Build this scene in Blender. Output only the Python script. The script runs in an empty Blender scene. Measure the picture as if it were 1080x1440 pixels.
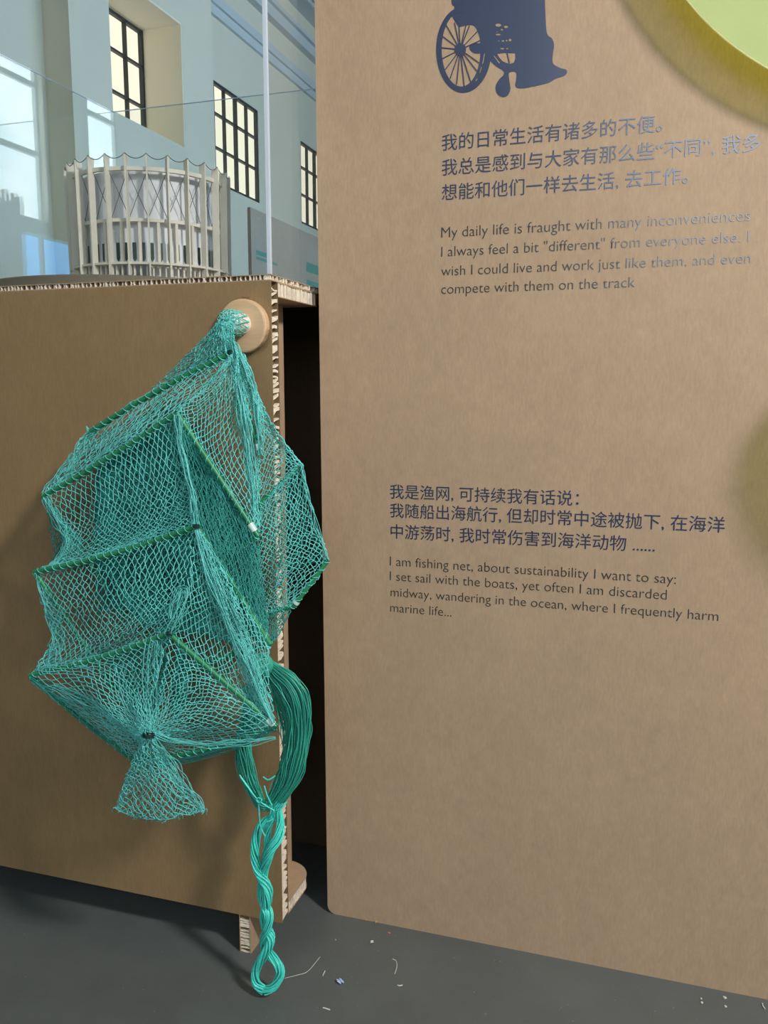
import bpy, bmesh, math, random
import numpy as np
from mathutils import Vector, Matrix

random.seed(7)
rng = np.random.default_rng(7)
SC = bpy.context.scene
COL = SC.collection

# ------------------------------------------------------------------ camera
FPX, PITCH, YAW, EYE = 1200.0, math.radians(8.11), math.radians(17.7), 0.84
cam_d = bpy.data.cameras.new('camera')
cam_d.sensor_fit = 'VERTICAL'
cam_d.sensor_height = 24.0
cam_d.lens = 24.0 * FPX / 1440.0
cam_d.clip_start = 0.02
cam_d.clip_end = 200
cam = bpy.data.objects.new('camera', cam_d)
COL.objects.link(cam)
cam.location = (0, 0, EYE)
cam.rotation_euler = (math.pi / 2 - PITCH, 0, YAW)
SC.camera = cam

# ------------------------------------------------------------------ light
SC.view_settings.view_transform = 'Standard'
SC.view_settings.look = 'None'
SC.view_settings.gamma = 1.0
SC.view_settings.use_curve_mapping = False
SC.view_settings.exposure = 0.12
SC.cycles.transparent_max_bounces = 24
SC.cycles.max_bounces = 8
W_BACK, W_RIGHT, W_LEFT = 3.4, 10.5, 1.1        # window radiance: behind camera, right wall, far left wall
KEY_W = 56.0
world = bpy.data.worlds.new('hall_ambient')
SC.world = world
world.use_nodes = True
world.node_tree.nodes['Background'].inputs[0].default_value = (0.80, 0.90, 1.0, 1)
world.node_tree.nodes['Background'].inputs[1].default_value = 0.25


def lamp(name, loc, target, power, size, color):
    d = bpy.data.lights.new(name, 'AREA')
    d.shape = 'DISK'
    d.size = size
    d.energy = power
    d.color = color
    o = bpy.data.objects.new(name, d)
    o.location = loc
    o.rotation_euler = (Vector(target) - Vector(loc)).to_track_quat('-Z', 'Y').to_euler()
    COL.objects.link(o)
    return o


lamp('ceiling_spotlight', (1.5, -0.1, 2.3), (-0.15, 1.15, 0.75), KEY_W, 0.30, (1.0, 0.96, 0.92))

# ------------------------------------------------------------------ pixel -> place helpers
CT, ST, CY, SY = math.cos(PITCH), math.sin(PITCH), math.cos(YAW), math.sin(YAW)


def rays(px, py):
    x = (np.asarray(px, float) - 540) / FPX
    y = -(np.asarray(py, float) - 720) / FPX
    fy = CT + y * ST
    fz = -ST + y * CT
    return np.stack([CY * x - SY * fy, SY * x + CY * fy, fz], -1)


def at_y(px, py, Y):
    d = rays(px, py)
    p = d * (np.asarray(Y, float) / d[..., 1])[..., None]
    p[..., 2] += EYE
    return p


def at_x(px, py, X):
    d = rays(px, py)
    p = d * (X / d[0])
    p[2] += EYE
    return p


def at_z(px, py, Z=0.0):
    d = rays(px, py)
    p = d * ((Z - EYE) / d[2])
    p[2] += EYE
    return p


# ------------------------------------------------------------------ materials
def lin(h):
    v = [int(h[i:i + 2], 16) / 255 for i in (0, 2, 4)]
    return tuple(c / 12.92 if c <= 0.04045 else ((c + 0.055) / 1.055) ** 2.4 for c in v) + (1.0,)


def mat(name, hexcol, rough=0.6, spec=0.4, metal=0.0, noise=0.0, nscale=40.0, stretch=(1, 1, 1), trans=0.0, bump=0.0):
    m = bpy.data.materials.new(name)
    m.use_nodes = True
    nt = m.node_tree
    b = nt.nodes['Principled BSDF']
    c = lin(hexcol)
    b.inputs['Base Color'].default_value = c
    b.inputs['Roughness'].default_value = rough
    b.inputs['Specular IOR Level'].default_value = spec
    b.inputs['Metallic'].default_value = metal
    if trans:
        b.inputs['Transmission Weight'].default_value = trans
    if noise or bump:
        tc = nt.nodes.new('ShaderNodeTexCoord')
        mp = nt.nodes.new('ShaderNodeMapping')
        mp.inputs['Scale'].default_value = stretch
        nz = nt.nodes.new('ShaderNodeTexNoise')
        nz.inputs['Scale'].default_value = nscale
        nz.inputs['Detail'].default_value = 5
        nz.inputs['Roughness'].default_value = 0.65
        nt.links.new(tc.outputs['Object'], mp.inputs[0])
        nt.links.new(mp.outputs[0], nz.inputs['Vector'])
        if noise:
            rp = nt.nodes.new('ShaderNodeValToRGB')
            rp.color_ramp.elements[0].position = 0.28
            rp.color_ramp.elements[1].position = 0.72
            rp.color_ramp.elements[0].color = tuple(x * (1 - noise) for x in c[:3]) + (1,)
            rp.color_ramp.elements[1].color = tuple(min(1, x * (1 + noise)) for x in c[:3]) + (1,)
            nt.links.new(nz.outputs['Fac'], rp.inputs[0])
            nt.links.new(rp.outputs[0], b.inputs['Base Color'])
        if bump:
            bp = nt.nodes.new('ShaderNodeBump')
            bp.inputs['Strength'].default_value = bump
            bp.inputs['Distance'].default_value = 0.001
            nt.links.new(nz.outputs['Fac'], bp.inputs['Height'])
            nt.links.new(bp.outputs[0], b.inputs['Normal'])
    return m


def cardboard_mat(name, hexcol, rough=0.55, spec=0.35):
    """kraft liner: broad cloudy mottling, vertical fibres, fine flecks"""
    m = mat(name, hexcol, rough, spec)
    nt = m.node_tree
    b = nt.nodes['Principled BSDF']
    c = lin(hexcol)
    tc = nt.nodes.new('ShaderNodeTexCoord')

    def layer(scale, stretch, lo, hi, amp):
        mp = nt.nodes.new('ShaderNodeMapping')
        mp.inputs['Scale'].default_value = stretch
        nz = nt.nodes.new('ShaderNodeTexNoise')
        nz.inputs['Scale'].default_value = scale
        nz.inputs['Detail'].default_value = 4
        nt.links.new(tc.outputs['Object'], mp.inputs[0])
        nt.links.new(mp.outputs[0], nz.inputs['Vector'])
        r = nt.nodes.new('ShaderNodeMapRange')
        r.inputs['From Min'].default_value = lo
        r.inputs['From Max'].default_value = hi
        r.inputs['To Min'].default_value = 1 - amp
        r.inputs['To Max'].default_value = 1 + amp
        nt.links.new(nz.outputs['Fac'], r.inputs['Value'])
        return r.outputs[0]
    outs = [layer(9, (1, 1, 1), .3, .7, .04), layer(60, (1, 1, .6), .3, .7, .045), layer(330, (1, 1, .25), .3, .7, .06), layer(700, (1, 1, 1), .3, .7, .05)]
    cur = outs[0]
    for o in outs[1:]:
        mu = nt.nodes.new('ShaderNodeMath')
        mu.operation = 'MULTIPLY'
        nt.links.new(cur, mu.inputs[0])
        nt.links.new(o, mu.inputs[1])
        cur = mu.outputs[0]
    vm = nt.nodes.new('ShaderNodeVectorMath')
    vm.operation = 'SCALE'
    vm.inputs[0].default_value = c[:3]
    nt.links.new(cur, vm.inputs['Scale'])
    nt.links.new(vm.outputs[0], b.inputs['Base Color'])
    return m


def glow_mat(name, color, strength, noise=None):
    m = bpy.data.materials.new(name)
    m.use_nodes = True
    nt = m.node_tree
    nt.nodes.clear()
    o = nt.nodes.new('ShaderNodeOutputMaterial')
    e = nt.nodes.new('ShaderNodeEmission')
    e.inputs[0].default_value = color
    e.inputs[1].default_value = strength
    nt.links.new(e.outputs[0], o.inputs[0])
    if noise:
        tc = nt.nodes.new('ShaderNodeTexCoord')
        nz = nt.nodes.new('ShaderNodeTexNoise')
        nz.inputs['Scale'].default_value = noise[0]
        nz.inputs['Detail'].default_value = 6
        rp = nt.nodes.new('ShaderNodeValToRGB')
        rp.color_ramp.elements[0].position = .35
        rp.color_ramp.elements[1].position = .62
        rp.color_ramp.elements[0].color = noise[1]
        rp.color_ramp.elements[1].color = color
        nt.links.new(tc.outputs['Object'], nz.inputs['Vector'])
        nt.links.new(nz.outputs['Fac'], rp.inputs[0])
        nt.links.new(rp.outputs[0], e.inputs[0])
    return m


def schlick(nt, f0=.04):
    """two-sided mirror weight of a thin sheet"""
    lw = nt.nodes.new('ShaderNodeLayerWeight')
    lw.inputs['Blend'].default_value = .5
    pw = nt.nodes.new('ShaderNodeMath')
    pw.operation = 'POWER'
    pw.inputs[1].default_value = 5
    ma = nt.nodes.new('ShaderNodeMath')
    ma.operation = 'MULTIPLY_ADD'
    ma.inputs[1].default_value = 1 - f0
    ma.inputs[2].default_value = f0
    nt.links.new(lw.outputs['Facing'], pw.inputs[0])
    nt.links.new(pw.outputs[0], ma.inputs[0])
    return ma.outputs[0]


def clear_mat(name, tint, ior=1.49, gain=1.0):
    """thin clear acrylic: lets light straight through, mirrors by Fresnel"""
    m = bpy.data.materials.new(name)
    m.use_nodes = True
    nt = m.node_tree
    nt.nodes.clear()
    o = nt.nodes.new('ShaderNodeOutputMaterial')
    mx = nt.nodes.new('ShaderNodeMixShader')
    t = nt.nodes.new('ShaderNodeBsdfTransparent')
    t.inputs[0].default_value = tint
    g = nt.nodes.new('ShaderNodeBsdfGlossy')
    g.inputs['Roughness'].default_value = 0.0
    nt.links.new(schlick(nt), mx.inputs[0])
    nt.links.new(t.outputs[0], mx.inputs[1])
    nt.links.new(g.outputs[0], mx.inputs[2])
    nt.links.new(mx.outputs[0], o.inputs[0])
    return m


def lime_mat(name, tint, body, mix):
    m = bpy.data.materials.new(name)
    m.use_nodes = True
    nt = m.node_tree
    nt.nodes.clear()
    o = nt.nodes.new('ShaderNodeOutputMaterial')
    t = nt.nodes.new('ShaderNodeBsdfTransparent')
    t.inputs[0].default_value = tint
    d = nt.nodes.new('ShaderNodeBsdfDiffuse')
    d.inputs[0].default_value = body
    tl = nt.nodes.new('ShaderNodeBsdfTranslucent')
    tl.inputs[0].default_value = body
    gl = nt.nodes.new('ShaderNodeBsdfGlossy')
    gl.inputs['Roughness'].default_value = .12
    m1 = nt.nodes.new('ShaderNodeMixShader')
    m1.inputs[0].default_value = .3
    nt.links.new(d.outputs[0], m1.inputs[1])
    nt.links.new(tl.outputs[0], m1.inputs[2])
    m2 = nt.nodes.new('ShaderNodeMixShader')
    m2.inputs[0].default_value = mix
    nt.links.new(t.outputs[0], m2.inputs[1])
    nt.links.new(m1.outputs[0], m2.inputs[2])
    m3 = nt.nodes.new('ShaderNodeMixShader')
    nt.links.new(schlick(nt), m3.inputs[0])
    nt.links.new(m2.outputs[0], m3.inputs[1])
    nt.links.new(gl.outputs[0], m3.inputs[2])
    nt.links.new(m3.outputs[0], o.inputs[0])
    return m


KRAFT = cardboard_mat('kraft_cardboard', 'B79C80')
KRAFT2 = cardboard_mat('kraft_cardboard_olive', '977C58')
KRAFT_SHADED = cardboard_mat('kraft_cardboard_shaded', '5E4A36')  # darker kraft for the rear board: the gap's shade put into the colour
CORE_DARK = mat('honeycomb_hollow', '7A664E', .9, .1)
PAPER = mat('honeycomb_paper', 'F0E3CF', .8, .2, noise=.18, nscale=120)
FLOOR = mat('dark_grey_floor', '5F6463', .42, .4, noise=.14, nscale=6)
WALL = mat('pale_grey_wall', 'E6DEC6', .8, .2, noise=.02, nscale=2)
REVEAL = mat('cream_reveal', 'F8EDD2', .8, .2, noise=.02, nscale=3)
CEIL = mat('grey_ceiling', 'A9AAA6', .9, .1)
MOULD = mat('moulding_plaster', 'CFD5D2', .8, .2)
STEEL = mat('dark_window_steel', '24262A', .5, .4)
CREAM_GLOW = glow_mat('cream_blind_lit', (1.0, .93, .74, 1), W_LEFT)
BLUE_GLOW = glow_mat('daylight_pane', (.86, .93, 1.0, 1), W_RIGHT, (1.1, (.55, .68, .78, 1)))
SKY_GLOW = glow_mat('blue_daylight_pane', (.10, .44, 1.0, 1), W_RIGHT * .75, (.8, (.08, .38, .86, 1)))
BACK_GLOW = glow_mat('daylight_pane_front', (.80, .90, 1.0, 1), W_BACK)
ACRYLIC = clear_mat('clear_acrylic', (.965, .985, .98, 1))
ACR_EDGE = bpy.data.materials.new('acrylic_edge')
ACR_EDGE.use_nodes = True
_nt = ACR_EDGE.node_tree
_d, _t, _x = (_nt.nodes.new(k) for k in ('ShaderNodeBsdfDiffuse', 'ShaderNodeBsdfTranslucent', 'ShaderNodeMixShader'))
_d.inputs[0].default_value = _t.inputs[0].default_value = (.86, .92, 1.0, 1)
_nt.links.new(_d.outputs[0], _x.inputs[1])
_nt.links.new(_t.outputs[0], _x.inputs[2])
_nt.links.new(_x.outputs[0], _nt.nodes['Material Output'].inputs[0])
WOOD = mat('pale_beech', 'D6B48E', .5, .4, noise=.12, nscale=18, stretch=(1, 1, 9))
PEGWHITE = mat('white_peg_end', 'EDEBE2', .5, .4)
TAPE = clear_mat('clear_tape', (.86, .86, .85, 1), 1.6)
MODEL = mat('model_card', 'E4DCCE', .7, .3, noise=.05, nscale=60)
MODEL_W = mat('model_white_sheet', 'E9E6EC', .6, .3, noise=.02, nscale=40)
MODEL_WIRE = mat('model_wire', '6E6A68', .5, .4)
MODEL_WIN = mat('model_window', '2A3F3A', .35, .5)
BASE_GREY = mat('base_disc_edge', '7C7060', .6, .3, noise=.1, nscale=50)
INK = mat('navy_print', '202B54', .24, 1.0)
INK_THIN = mat('dark_print', '3A322C', .22, 1.0)
for _m in (INK, INK_THIN):
    _m.node_tree.nodes['Principled BSDF'].inputs['IOR'].default_value = 1.85
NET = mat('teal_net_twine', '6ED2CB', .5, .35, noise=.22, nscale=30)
NET_SHADED = mat('teal_net_shaded', '38968D', .55, .3, noise=.2, nscale=30)  # darker copy of the twine, shade of the inner layers painted in
ROD = mat('green_frame_rod', '2E8A5C', .38, .5, noise=.15, nscale=60)
ROD_DK = mat('green_lacing', '1F6B50', .5, .4)
SILVER = mat('clear_joint_tube', 'C8E6DC', .25, .6)
CORD = mat('turquoise_cord', '52E4D4', .38, .5, noise=.15, nscale=60)
SKEIN = mat('teal_skein_thread', '3DAD97', .45, .45, noise=.2, nscale=50)
DARKTIE = mat('dark_tie_thread', '1C3F3A', .6, .3)
LIME = lime_mat('lime_acrylic', (1.0, 1.0, .34, 1), (.72, .97, .66, 1), .32)
LIME_RIM = lime_mat('lime_rim_painted_glow', (1, .97, .5, 1), (1.0, 1.0, .72, 1), .6)  # light-guiding edge glow painted as a paler colour, no emission


# ------------------------------------------------------------------ mesh helpers
def link(name, me, m, parent=None):
    o = bpy.data.objects.new(name, me)
    COL.objects.link(o)
    if m is not None and not me.materials:
        me.materials.append(m)
    if parent is not None:
        o.parent = parent
    return o


def mesh_np(name, verts, faces, m, parent=None, smooth=False, world=True):
    """verts are world coordinates; a parent's location is subtracted"""
    verts = np.asarray(verts, float)
    if parent is not None and world:
        p, off = parent, Vector((0, 0, 0))
        while p is not None:
            off += p.location
            p = p.parent
        verts = verts - np.array(off)
    me = bpy.data.meshes.new(name)
    if isinstance(faces, np.ndarray):
        n, k = faces.shape
        me.vertices.add(len(verts))
        me.vertices.foreach_set('co', verts.astype(np.float32).ravel())
        me.loops.add(n * k)
        me.loops.foreach_set('vertex_index', faces.astype(np.int32).ravel())
        me.polygons.add(n)
        me.polygons.foreach_set('loop_start', np.arange(0, n * k, k, dtype=np.int32))
        me.update(calc_edges=True)
        me.validate()
    else:
        me.from_pydata([tuple(v) for v in verts], [], faces)
        me.update()
    if smooth:
        me.polygons.foreach_set('use_smooth', np.ones(len(me.polygons), bool))
    return link(name, me, m, parent)


def empty(name, loc, label=None, cat=None, group=None):
    o = bpy.data.objects.new(name, None)
    o.empty_display_size = .05
    o.location = loc
    COL.objects.link(o)
    if label:
        tag(o, label, cat, group)
    return o


def tag(o, label, cat, group=None):
    o['label'] = label
    o['category'] = cat
    if group:
        o['group'] = group
    return o


def struct(o):
    o['kind'] = 'structure'
    return o


BOXF = [(0, 3, 2, 1), (4, 5, 6, 7), (0, 1, 5, 4), (1, 2, 6, 5), (2, 3, 7, 6), (3, 0, 4, 7)]


class MB:
    def __init__(s):
        s.v, s.f = [], []

    def add(s, v, f):
        b = len(s.v)
        s.v += [tuple(p) for p in v]
        s.f += [tuple(i + b for i in q) for q in f]
        return s

    def box(s, x0, x1, y0, y1, z0, z1):
        return s.add([(x0, y0, z0), (x1, y0, z0), (x1, y1, z0), (x0, y1, z0), (x0, y0, z1), (x1, y0, z1), (x1, y1, z1), (x0, y1, z1)], BOXF)

    def prism(s, pts, d):
        """polygon pts (3D, one plane) extruded by vector d"""
        n = len(pts)
        a = [tuple(p) for p in pts]
        b = [tuple(np.array(p) + np.array(d)) for p in pts]
        return s.add(a + b, [tuple(range(n))[::-1], tuple(range(n, 2 * n))] + [(i, (i + 1) % n, n + (i + 1) % n, n + i) for i in range(n)])

    def lathe(s, c, axis, prof, n=64):
        """prof: (radius, height along axis)"""
        ax = Vector(axis).normalized()
        u = ax.orthogonal().normalized()
        w = ax.cross(u)
        v = []
        for r, h in prof:
            for i in range(n):
                a = 2 * math.pi * i / n
                v.append(Vector(c) + ax * h + u * (r * math.cos(a)) + w * (r * math.sin(a)))
        f = []
        for j in range(len(prof) - 1):
            for i in range(n):
                f.append((j * n + i, j * n + (i + 1) % n, (j + 1) * n + (i + 1) % n, (j + 1) * n + i))
        f.append(tuple(range(n))[::-1])
        f.append(tuple(range((len(prof) - 1) * n, len(prof) * n)))
        return s.add(v, f)

    def build(s, name, m, parent=None, smooth=False, bevel=0):
        o = mesh_np(name, s.v, s.f, m, parent, smooth)
        if bevel:
            b = o.modifiers.new('bevel', 'BEVEL')
            b.width = bevel
            b.segments = 2
            b.limit_method = 'ANGLE'
        return o


def recalc(o):
    bm = bmesh.new()
    bm.from_mesh(o.data)
    bmesh.ops.recalc_face_normals(bm, faces=bm.faces)
    bm.to_mesh(o.data)
    bm.free()
    return o


def tubes(A, B, r, sides=4):
    """open prisms for segments A->B (N,3); r scalar or (N,)"""
    A = np.asarray(A, float)
    B = np.asarray(B, float)
    d = B - A
    L = np.linalg.norm(d, axis=1)
    ok = L > 1e-6
    A, B, d, L = A[ok], B[ok], d[ok], L[ok]
    r = np.broadcast_to(np.asarray(r, float), ok.shape)[ok]
    d = d / L[:, None]
    ref = np.where(np.abs(d[:, 2:3]) < .9, np.array([[0, 0, 1.]]), np.array([[1., 0, 0]]))
    u = np.cross(d, ref)
    u /= np.linalg.norm(u, axis=1)[:, None]
    w = np.cross(d, u)
    N = len(A)
    A = A - d * (r * .35)[:, None]
    B = B + d * (r * .35)[:, None]
    V = np.zeros((N, 2, sides, 3))
    for k in range(sides):
        a = 2 * math.pi * k / sides
        o = (u * math.cos(a) + w * math.sin(a)) * r[:, None]
        V[:, 0, k] = A + o
        V[:, 1, k] = B + o
    base = (np.arange(N) * 2 * sides)[:, None]
    F = []
    for k in range(sides):
        k2 = (k + 1) % sides
        F.append(np.concatenate([base + k, base + k2, base + sides + k2, base + sides + k], 1))
    return V.reshape(-1, 3), np.stack(F, 1).reshape(-1, 4)


def sweep(paths, radii, sides=5):
    """continuous tubes along polylines (list of (n,3)); capped by fan-less ends"""
    VV, FF, b = [], [], 0
    for P, r in zip(paths, radii):
        P = np.asarray(P, float)
        n = len(P)
        T = np.gradient(P, axis=0)
        T /= np.linalg.norm(T, axis=1)[:, None] + 1e-12
        ref = np.array([0.3, 1.0, 0.2])
        u = np.cross(T, ref)
        u /= np.linalg.norm(u, axis=1)[:, None] + 1e-12
        w = np.cross(T, u)
        r = np.broadcast_to(np.asarray(r, float), (n,))
        V = np.zeros((n, sides, 3))
        for k in range(sides):
            a = 2 * math.pi * k / sides
            V[:, k] = P + (u * math.cos(a) + w * math.sin(a)) * r[:, None]
        i = np.arange(n - 1)[:, None] * sides + b
        for k in range(sides):
            k2 = (k + 1) % sides
            FF.append(np.concatenate([i + k, i + k2, i + sides + k2, i + sides + k], 1))
        VV.append(V.reshape(-1, 3))
        b += n * sides
    return np.concatenate(VV), np.concatenate(FF)


def resample(P, n, smooth=False):
    P = np.asarray(P, float)
    if smooth and len(P) > 2:
        Q = []
        for i in range(len(P) - 1):
            p0, p1, p2, p3 = P[max(i - 1, 0)], P[i], P[i + 1], P[min(i + 2, len(P) - 1)]
            for t in np.linspace(0, 1, 12, endpoint=False):
                Q.append(.5 * ((2 * p1) + (p2 - p0) * t + (2 * p0 - 5 * p1 + 4 * p2 - p3) * t ** 2 + (3 * p1 - p0 - 3 * p2 + p3) * t ** 3))
        Q.append(P[-1])
        P = np.array(Q)
    s = np.concatenate([[0], np.cumsum(np.linalg.norm(np.diff(P[:, :2], axis=0), axis=1) + 1e-9)])
    t = np.linspace(0, s[-1], n)
    return np.stack([np.interp(t, s, P[:, k]) for k in range(P.shape[1])], 1)


def world_pts(P):
    P = np.asarray(P, float)
    return at_y(P[:, 0], P[:, 1], P[:, 2])


def plate(name, x0, x1, y0, y1, z0, z1, m, parent=None, kind=None, bevel=0):
    o = MB().box(x0, x1, y0, y1, z0, z1).build(name, m, parent, bevel=bevel)
    if kind:
        o['kind'] = kind
    return o


# ================================================================== THE HALL
YC, YP = 1.059, 1.192          # front of the cabinet, front of the display panel
XL, XT = -6.0, -5.497          # left wall: window plane, thick-wall face
XR, YB, YE, ZC = 5.0, -4.0, 22.0, 7.25

struct(plate('floor', -8, XR, YB, YE, -.05, 0, FLOOR))
# floor scratches / dust live in the floor material
nt = FLOOR.node_tree
b = nt.nodes['Principled BSDF']
tc = nt.nodes.new('ShaderNodeTexCoord')
vo = nt.nodes.new('ShaderNodeTexNoise')
vo.inputs['Scale'].default_value = 210
vo.inputs['Detail'].default_value = 2
rp = nt.nodes.new('ShaderNodeValToRGB')
rp.color_ramp.elements[0].position = .70
rp.color_ramp.elements[1].position = .78
mx = nt.nodes.new('ShaderNodeMixRGB')
mx.inputs[2].default_value = lin('8C8F8D')
old = b.inputs['Base Color'].links[0].from_socket
nt.links.new(tc.outputs['Object'], vo.inputs['Vector'])
nt.links.new(vo.outputs['Fac'], rp.inputs[0])
nt.links.new(rp.outputs[0], mx.inputs[0])
nt.links.new(old, mx.inputs[1])
nt.links.new(mx.outputs[0], b.inputs['Base Color'])

struct(plate('ceiling', -8, XR, YB, YE, ZC, ZC + .1, CEIL))
struct(plate('wall_back', -8, XR, YE, YE + .1, 0, ZC, WALL))

# left wall: thick part with the deep first opening, then a thinner part with two more windows
WZ0, WZ1 = 3.70, 5.055
w = MB()
w.box(-6.4, XT, YB, 6.79, 0, ZC)
w.box(-6.4, XT - .3, 6.79, 7.37, 0, ZC)
w.box(-6.4, XT, 7.37, 8.02, 0, ZC)
w.box(-6.4, XT, 8.02, 9.447, 0, WZ0)
w.box(-6.4, XT, 8.02, 9.447, WZ1 + .03, ZC)
w.box(-6.4, XT, 9.447, 10.173, 0, ZC)
ends = [(10.173, 11.11), (12.49, 14.12), (15.5, YE)]
for a, c in ends:
    w.box(-6.4, XL, a, c, 0, ZC)
for a, c in [(11.11, 12.49), (14.12, 15.5)]:
    w.box(-6.4, XL, a, c, 0, WZ0)
    w.box(-6.4, XL, a, c, WZ1, ZC)
struct(w.build('wall_left', WALL))
# cream lining of the deep opening
r = MB()
r.box(-6.0, XT - .002, 9.425, 9.446, WZ0, WZ1 + .03)
r.box(-6.0, XT - .002, 8.02, 9.425, WZ1 + .005, WZ1 + .03)
struct(r.build('trim_1', REVEAL))
# cornice: stacked mouldings under the ceiling
cn = MB()
for z0, z1, d in [(5.88, 6.12, .05), (6.0, 6.12, .09), (6.5, 6.66, .12), (6.66, 6.72, .18), (7.1, 7.25, .3)]:
    cn.box(XL, XL + d, 10.173, YE, z0, z1)
    cn.box(XT, XT + d, 4, 10.173, z0 + .02, z1 + .02)
struct(cn.build('trim_2', MOULD))

for n, y1 in ((1, 9.43), (2, 12.49), (3, 15.5)):
    y0 = y1 - 1.38
    fr = MB()
    x0, x1 = XL - .06, XL - .01
    t = .035
    fr.box(x0, x1, y0, y0 + t, WZ0, WZ1)
    fr.box(x0, x1, y1 - t, y1, WZ0, WZ1)
    fr.box(x0, x1, y0, y1, WZ0, WZ0 + t)
    fr.box(x0, x1, y0, y1, WZ1 - t, WZ1)
    for k in (1, 2, 3):
        h = .022 if k == 2 else .010
        yy = y0 + (y1 - y0) * k / 4
        fr.box(x0, x1, yy - h, yy + h, WZ0, WZ1)
    for k in (1, 2):
        zz = WZ0 + (WZ1 - WZ0) * (k / 3 + .03)
        fr.box(x0, x1, y0, y1, zz - .012, zz + .012)
    f = struct(fr.build('window_%d' % n, STEEL))
    MB().box(x0 - .03, x0 - .01, y0, y1, WZ0, WZ1).build('pane', CREAM_GLOW, f)


def window_wall(name, axis, pos, spans, zs, a0, a1, glow, first, low=None):
    """wall at x=pos or y=pos with openings"""
    m = MB()

    def bx(u0, u1, z0, z1, d0=0.0, d1=.25):
        if axis == 'x':
            m.box(pos + d0, pos + d1, u0, u1, z0, z1)
        else:
            m.box(u0, u1, pos - d1, pos - d0, z0, z1)
    u = a0
    zb = 0
    if low:
        zb = low[3]
        bx(a0, a1, 0, low[2])
        bx(a0, low[0], low[2], low[3])
        bx(low[1], a1, low[2], low[3])
    for s0, s1 in spans:
        bx(u, s0, zb, ZC)
        bx(s0, s1, zb, zs[0])
        bx(s0, s1, zs[1], ZC)
        u = s1
    bx(u, a1, zb, ZC)
    struct(m.build(name, WALL))
    for i, (s0, s1) in enumerate(spans):
        m = MB()
        nx = max(2, round((s1 - s0) / .8))
        nz = max(2, round((zs[1] - zs[0]) / .9))
        for k in range(nx + 1):
            c = s0 + (s1 - s0) * k / nx
            bx(max(s0, c - .03), min(s1, c + .03), zs[0], zs[1], .08, .13)
        for k in range(nz + 1):
            c = zs[0] + (zs[1] - zs[0]) * k / nz
            bx(s0, s1, max(zs[0], c - .03), min(zs[1], c + .03), .08, .13)
        f = struct(m.build('window_%d' % (first + i), MOULD))
        m = MB()
        bx(s0, s1, zs[0], zs[1], .15, .17)
        m.build('pane', glow, f)


window_wall('wall_right', 'x', XR, [(6.6, 9.0), (9.85, 12.0), (12.85, 14.5)], (2.85, 6.0), YB, YE, BLUE_GLOW, 4, (2.4, 14.5, 1.2, 2.68))
sw = MB()
for k in range(12):
    sw.box(XR + .08, XR + .13, 2.4 + k * 1.09, 2.44 + k * 1.09, 1.2, 2.68)
sw = struct(sw.build('window_9', MOULD))
MB().box(XR + .15, XR + .17, 2.4, 14.5, 1.2, 2.68).build('pane', SKY_GLOW, sw)
window_wall('wall_front', 'y', YB, [(-.25, 2.0), (2.35, 4.6)], (1.55, 4.4), -8, XR, BACK_GLOW, 7)

# ================================================================== CARDBOARD CABINET
XE = -.495
cab = empty('cardboard_cabinet', (-.95, 1.3, 0), 'brown honeycomb-cardboard cabinet on a short foot, carrying the glass case and green net', 'cabinet')


def ribs_edge(name, parent, org, along, across, inward, L, T, pitch, slant, rec=.007, th=.0011, liner=.0012, seed=1):
    """paper honeycomb seen on a cut edge: slanted paper ribs between the two liners"""
    rr = random.Random(seed)
    org, al, ac, inn = (np.array(v, float) for v in (org, along, across, inward))
    m = MB()
    s = 0.0
    while s < L - pitch * .6:
        p = pitch * rr.uniform(.55, 1.35)
        sl = slant * rr.uniform(-.4, 1.5)
        t0, t1 = liner * .5, T - liner * .5
        w = th * rr.uniform(.6, 2.2)
        o = inn * rr.uniform(0, .0016)
        a = org + al * (s) + ac * t0 + o
        c = org + al * min(L - .001, s + sl) + ac * t1 + o
        mid = (a + c) / 2 + al * rr.uniform(-.3, .3) * pitch
        for q0, q1 in ((a, mid), (mid, c)):
            m.prism([q0, q0 + al * w, q1 + al * w, q1], inn * rec)
        s += p
    return recalc(m.build(name, PAPER, parent))


# front board, with liner sheets, dark hollow core and visible paper cells along its right edge
fb = plate('front_board', -1.38, XE, YC, YC + .0012, .0625, .984, KRAFT2, cab)
m = MB().box(-1.38, XE, YC + .0205, YC + .022, .0625, .984)
m.box(-1.38, XE - .007, YC + .0012, YC + .0205, .0625, .984)
m.build('board_core', CORE_DARK, fb)
ribs_edge('honeycomb_core', fb, (XE, YC, .064), (0, 0, 1), (0, 1, 0), (-1, 0, 0), .919, .022, .0085, .006, th=.0026, rec=.006, seed=3)
# thin cover sheet on top
m = MB().box(-1.38, XE, YC, 1.62, .984, .9852).box(-1.38, XE, YC, 1.62, .9912, .9922)
cv = m.build('top_cover', KRAFT, cab)
MB().box(-1.38, XE - .006, YC + .006, 1.62, .9852, .9912).build('board_core', CORE_DARK, cv)
ribs_edge('honeycomb_core', cv, (-1.38, YC, .984), (1, 0, 0), (0, 0, 1), (0, 1, 0), .885, .0082, .0066, .0004, th=.0009, liner=.001, seed=4)
ribs_edge('honeycomb_core', cv, (XE, YC, .984), (0, 1, 0), (0, 0, 1), (-1, 0, 0), .30, .0082, .0085, .0004, th=.002, liner=.001, seed=5)


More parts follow.
